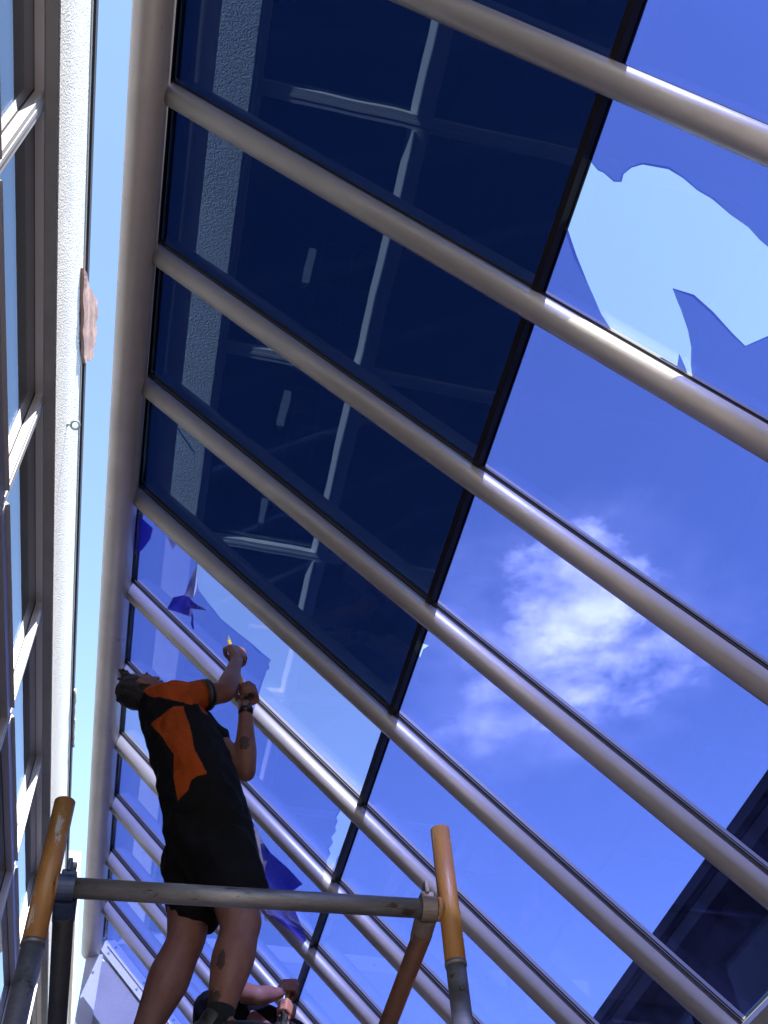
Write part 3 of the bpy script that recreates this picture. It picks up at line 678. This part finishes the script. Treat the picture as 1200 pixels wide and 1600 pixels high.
def body1(bm):
    chain(bm, [(c, (rx - .022, ryy - .022, rz), YAW) for c, rx, ryy, rz in TOR])
    chain(bm, [(rsh + Vector((.03, .08, -.06)), .085), (rsh, .070), (rsh.lerp(rel, .45), .063), (rel, .053), (rel.lerp(rwr, .25), .056), (rel.lerp(rwr, .65), .043), (rwr, .033)])
    chain(bm, [(lsh + Vector((-.03, -.05, -.02)), .075), (lsh, .066), (lsh.lerp(lel, .5), .060), (lel, .051), (lel.lerp(lwr, .28), .057), (lel.lerp(lwr, .7), .042), (lwr, .033)])
    chain(bm, [(Vector(TOR[0][0]) + Vector((0, 0, .02)), .075), (neck, .065), (HC + UD * -.05, .058)])
    head(bm, HC, FD, UD)
    chain(bm, [(Vector(TOR[4][0]), .14), (rhip, .115), (rhip.lerp(rkn, .6), .098), (rkn, .084), (rkn.lerp(rank, .14), .080), (rkn.lerp(rank, .36), .088), (rkn.lerp(rank, .7), .064), (rank, .046)])
    chain(bm, [(Vector(TOR[4][0]), .13), (lhip, .115), (lhip.lerp(lkn, .6), .100), (lkn, .083), (lkn.lerp(lank, .14), .081), (lkn.lerp(lank, .36), .091), (lkn.lerp(lank, .7), .064), (lank, .045)])
    for an, fd in ((rank, Vector((1, -.15, 0))), (lank, Vector((1, -.1, 0)))):
        f0 = Vector((an.x, an.y, 3.058)); fd = fd.normalized()
        hull(bm, [(an, .038), (f0 + fd * -.05 + Vector((0, 0, .045)), .036), (f0 + fd * .12 + Vector((0, 0, .040)), .032)])
        hull(bm, [(f0 + fd * .12 + Vector((0, 0, .040)), .034), (f0 + fd * .18 + Vector((0, 0, .034)), .026)])
    fist(bm, RH, axA, Vector((.35, -.75, -.25)), rwr, 1.15, 1)
    fist(bm, LH, axA, Vector((.45, .2, -.85)), lwr, 1.15, -1)
sk1 = skin_mat('tanned_skin', (.25, .130, .095), [(Vector((0.334, 3.83, 4.517)), (.035, .06, .05)), (Vector((0.254, 3.6, 3.217)), (.045, .07, .075)), (Vector((0.28, 3.6, 3.349)), (.016, .06, .05))])
bd = blob('body', body1, .0042, 3, sk1, W1, keep=[(RH, .11), (LH, .11), (HC, .16)], more=40)
def shirt1(bm):
    chain(bm, [(c, (rx, ryy, rz), YAW) for c, rx, ryy, rz in TOR])
    hull(bm, [(TOR[0][0], (.13, .19, .06), YAW), (neck + Vector((.01, 0, -.02)), .082)])
    hull(bm, [(Vector(TOR[0][0]) + Vector((.02, -.10, .0)), .085), (rsh, .086)])
    chain(bm, [(rsh, .086), (rsh.lerp(rel, .30), .080), (rsh.lerp(rel, .40), .076)])
    chain(bm, [(Vector(TOR[0][0]) + Vector((.04, .08, 0)), .085), (lsh, .080), (lsh.lerp(lel, .4), .074)])
sh = blob('shirt', shirt1, .0042, 5, [M_SHIRT, M_ORANGE], W1, .012, 7.5)
PANEL = [(-0.109, 4.475), (0.025, 4.521), (0.063, 4.429), (0.095, 4.298), (0.164, 4.172), (0.1, 4.142), (0.089, 4.096), (0.054, 4.064), (0.023, 4.181), (0.012, 4.282), (-0.045, 4.374)]
SLEEVE = [(-0.181, 4.657), (-0.138, 4.718), (0.014, 4.746), (0.112, 4.6), (0.064, 4.537), (-0.03, 4.548), (-0.104, 4.581), (-0.149, 4.614)]
def inside(x, z, poly):
    c = False; j = len(poly) - 1
    for i in range(len(poly)):
        (xi, zi), (xj, zj) = poly[i], poly[j]
        if (zi > z) != (zj > z) and x < (xj - xi) * (z - zi) / (zj - zi) + xi: c = not c
        j = i
    return c
axR = (rel - rsh).normalized()
for p in sh.data.polygons:
    c = p.center
    d = c - rsh; al = d.dot(axR); rd = (d - axR * al).length
    if (al > .07 and rd < .14 and c.y < 3.82) or (c.y < 3.80 and p.normal.y < .45 and inside(c.x, c.z, SLEEVE)): p.material_index = 1
    elif c.y < 3.74 and p.normal.y < -.05 and inside(c.x, c.z, PANEL): p.material_index = 1
bm = bmesh.new()
cuff = rsh.lerp(rel, .60); tube(bm, [cuff - axR * .014, cuff + axR * .014], .0775, 28); link('sleeve_cuff', from_bm(bm, 'sleeve_cuff', True), M_STRAP, W1)
tubeobj('panel_piping', [Vector((PANEL[k % len(PANEL)][0], 3.55, PANEL[k % len(PANEL)][1])) for k in (2, 3, 4)], .003, M_PIPING, sh, 8) if False else None
def shorts1(bm):
    hull(bm, [((0.196, 3.81, 4.08), (.196, .198, .06), YAW), ((0.225, 3.81, 3.925), (.205, .20, .09), YAW)])
    hull(bm, [((0.225, 3.81, 3.925), (.205, .20, .09), YAW), (rhip + Vector((.02, 0, -.08)), .135), (lhip + Vector((0, 0, -.08)), .135)])
    rh, lh = Vector((0.329, 3.68, 3.686)), Vector((0.184, 3.91, 3.671))
    chain(bm, [(rhip + Vector((.01, 0, -.04)), .140), (rh, .128)])
    chain(bm, [(lhip + Vector((0, 0, -.05)), .136), (lh, (.108, .11, .05))])
so = blob('shorts', shorts1, .007, 3, M_SHORTS, W1, .014, 6)
hm = bmesh.new(); hp, hB = head(hm, HC, FD, UD); hm.free()
blob('hair', lambda b: hair_on(b, hp, hB, 1.0, 0, 12), .004, 3, M_HAIR, W1, .006, 26)
bm = bmesh.new(); q = LH.lerp(lwr, 1.15); dq = (lel - lwr).normalized(); tube(bm, [lwr + dq * .012, lwr + dq * .042], .037, 24); link('wristband', from_bm(bm, 'wristband', True), M_STRAP, W1)
for an, kn, fd in ((rank, rkn, Vector((1, -.15, 0))), (lank, lkn, Vector((1, -.1, 0)))):
    bm = bmesh.new(); tube(bm, [an + (an - kn).normalized() * .03, an, an + (kn - an).normalized() * .05], [.050, .050, .054], 20); link('sock', from_bm(bm, 'sock', True), M_SOCK, W1)
    f0 = Vector((an.x, an.y, 3.058)); fd = fd.normalized()
    def boot(b, f0=f0, fd=fd):
        chain(b, [(f0 + fd * -.055 + Vector((0, 0, .055)), .052), (f0 + fd * .10 + Vector((0, 0, .050)), .050), (f0 + fd * .19 + Vector((0, 0, .044)), .042)])
        hull(b, [(f0 + fd * -.04 + Vector((0, 0, .05)), .05), (f0 + fd * -.01 + Vector((0, 0, .105)), .054)])
    blob('boot', boot, .007, 2, M_BOOT, W1)
sr = thing('scraper', 'long yellow scraper with a black grip in the standing worker\'s hands', 'scraper', endA)
tubeobj('shaft', [endA + axA * .10, tipA - axA * .03], .0105, M_TOOLY, sr, 14)
tubeobj('grip', [endA, endA + axA * .105], .0145, M_TOOLB, sr, 14)
bm = bmesh.new(); hull(bm, [(tipA - axA * .035, (.010, .014, .010)), (tipA, (.004, .020, .003))]); link('blade', from_bm(bm, 'blade'), M_STEEL, sr)

# worker two -- farther along the deck, only an arm, dark shirt and the top of the head in view
W2 = thing('person', 'second worker in dark shirt, bare arm raised, behind the standing worker\'s legs', 'person', (.55, 5.9, 3.058))
t2 = Vector((0.869, 5.75, 4.34)); e2 = Vector((0.813, 5.62, 4.048)); ax2 = (t2 - e2).normalized()
RH2 = Vector((0.848, 5.7, 4.24)); LH2 = Vector((0.822, 5.64, 4.092))
s2, l2 = Vector((0.473, 5.62, 4.195)), Vector((0.645, 5.52, 4.116)); w2 = Vector((0.787, 5.64, 4.192))
s2l, l2l = Vector((1.028, 5.85, 3.978)), Vector((0.799, 5.6, 3.869)); w2l = Vector((0.799, 5.62, 4.034))
H2 = Vector((0.852, 5.6, 3.911)); T2 = [((0.494, 5.78, 4.161), .17, .14, .10), ((0.546, 5.85, 3.93), .18, .15, .10)]
h2 = Vector((.45, 5.95, 3.92))
def body2(bm):
    chain(bm, [(T2[0][0], (.14, .11, .09)), (T2[1][0], (.15, .12, .09)), (h2, .13)])
    chain(bm, [(s2, .068), (s2.lerp(l2, .5), .060), (l2, .054), (l2.lerp(w2, .35), .052), (w2, .031)])
    chain(bm, [(Vector(T2[0][0]), .09), (s2l, .068), (l2l, .046), (w2l, .030)])
    chain(bm, [(Vector(T2[0][0]) + Vector((.05, 0, 0)), .07), (H2 + Vector((-.06, .04, .0)), .055), (H2, .05)])
    head(bm, H2, Vector((.6, -.2, .55)), Vector((-.2, -.1, .9)))
    for dy in (-.11, .11):
        kn = Vector((.50, 5.95 + dy, 3.50)); an = Vector((.42, 5.97 + dy, 3.15))
        chain(bm, [(h2 + Vector((0, dy * .7, 0)), .11), (kn, .07), (kn.lerp(an, .35), .066), (an, .042), (Vector((.42, 5.97 + dy, 3.10)), .040), (Vector((.58, 5.97 + dy, 3.09)), .030)])
    fist(bm, RH2, ax2, Vector((-.2, -.9, -.1)), w2, 1.05, 1); fist(bm, LH2, ax2, Vector((.1, -.6, -.7)), w2l, 1.0, -1)
blob('body', body2, .0042, 3, skin_mat('ruddy_skin', (.34, .17, .12)), W2, keep=[(RH2, .11), (LH2, .11), (H2, .16)], more=40)
def shirt2(bm):
    chain(bm, [(c, (a_ + .02, b_ + .02, c_)) for c, a_, b_, c_ in T2]); hull(bm, [(T2[1][0], .17), (h2, .15)])
    chain(bm, [(Vector(T2[0][0]) + Vector((0, 0, .02)), .12), (s2, .086), (s2.lerp(l2, .38), .074)])
    chain(bm, [(Vector(T2[0][0]) + Vector((.05, 0, 0)), .12), (s2l, .088), (s2l.lerp(l2l, .4), .072)])
blob('shirt', shirt2, .007, 3, M_SHIRT, W2, .010, 8)
def trousers2(bm):
    hull(bm, [(h2 + Vector((0, 0, .08)), .155), (h2, .15)])
    for dy in (-.11, .11): chain(bm, [(h2 + Vector((0, dy * .7, 0)), .125), (Vector((.50, 5.95 + dy, 3.50)), .088), (Vector((.42, 5.97 + dy, 3.16)), .075)])
blob('trousers', trousers2, .009, 2, M_SHORTS, W2)
hm = bmesh.new(); hp2, hB2 = head(hm, H2, Vector((.6, -.2, .55)), Vector((-.2, -.1, .9))); hm.free()
blob('hair', lambda b: hair_on(b, hp2, hB2, 1.12, 14, 12), .005, 2, M_HAIRB, W2, .007, 26)
s2t = thing('scraper', 'short brass coloured scraper in the second worker\'s fist', 'scraper', e2)
tubeobj('shaft', [e2, t2 - ax2 * .05], .010, M_TOOLY, s2t, 12)
bm = bmesh.new(); hull(bm, [(t2 - ax2 * .055, .009), (t2, (.003, .010, .003))]); link('blade', from_bm(bm, 'blade'), M_STEEL, s2t)
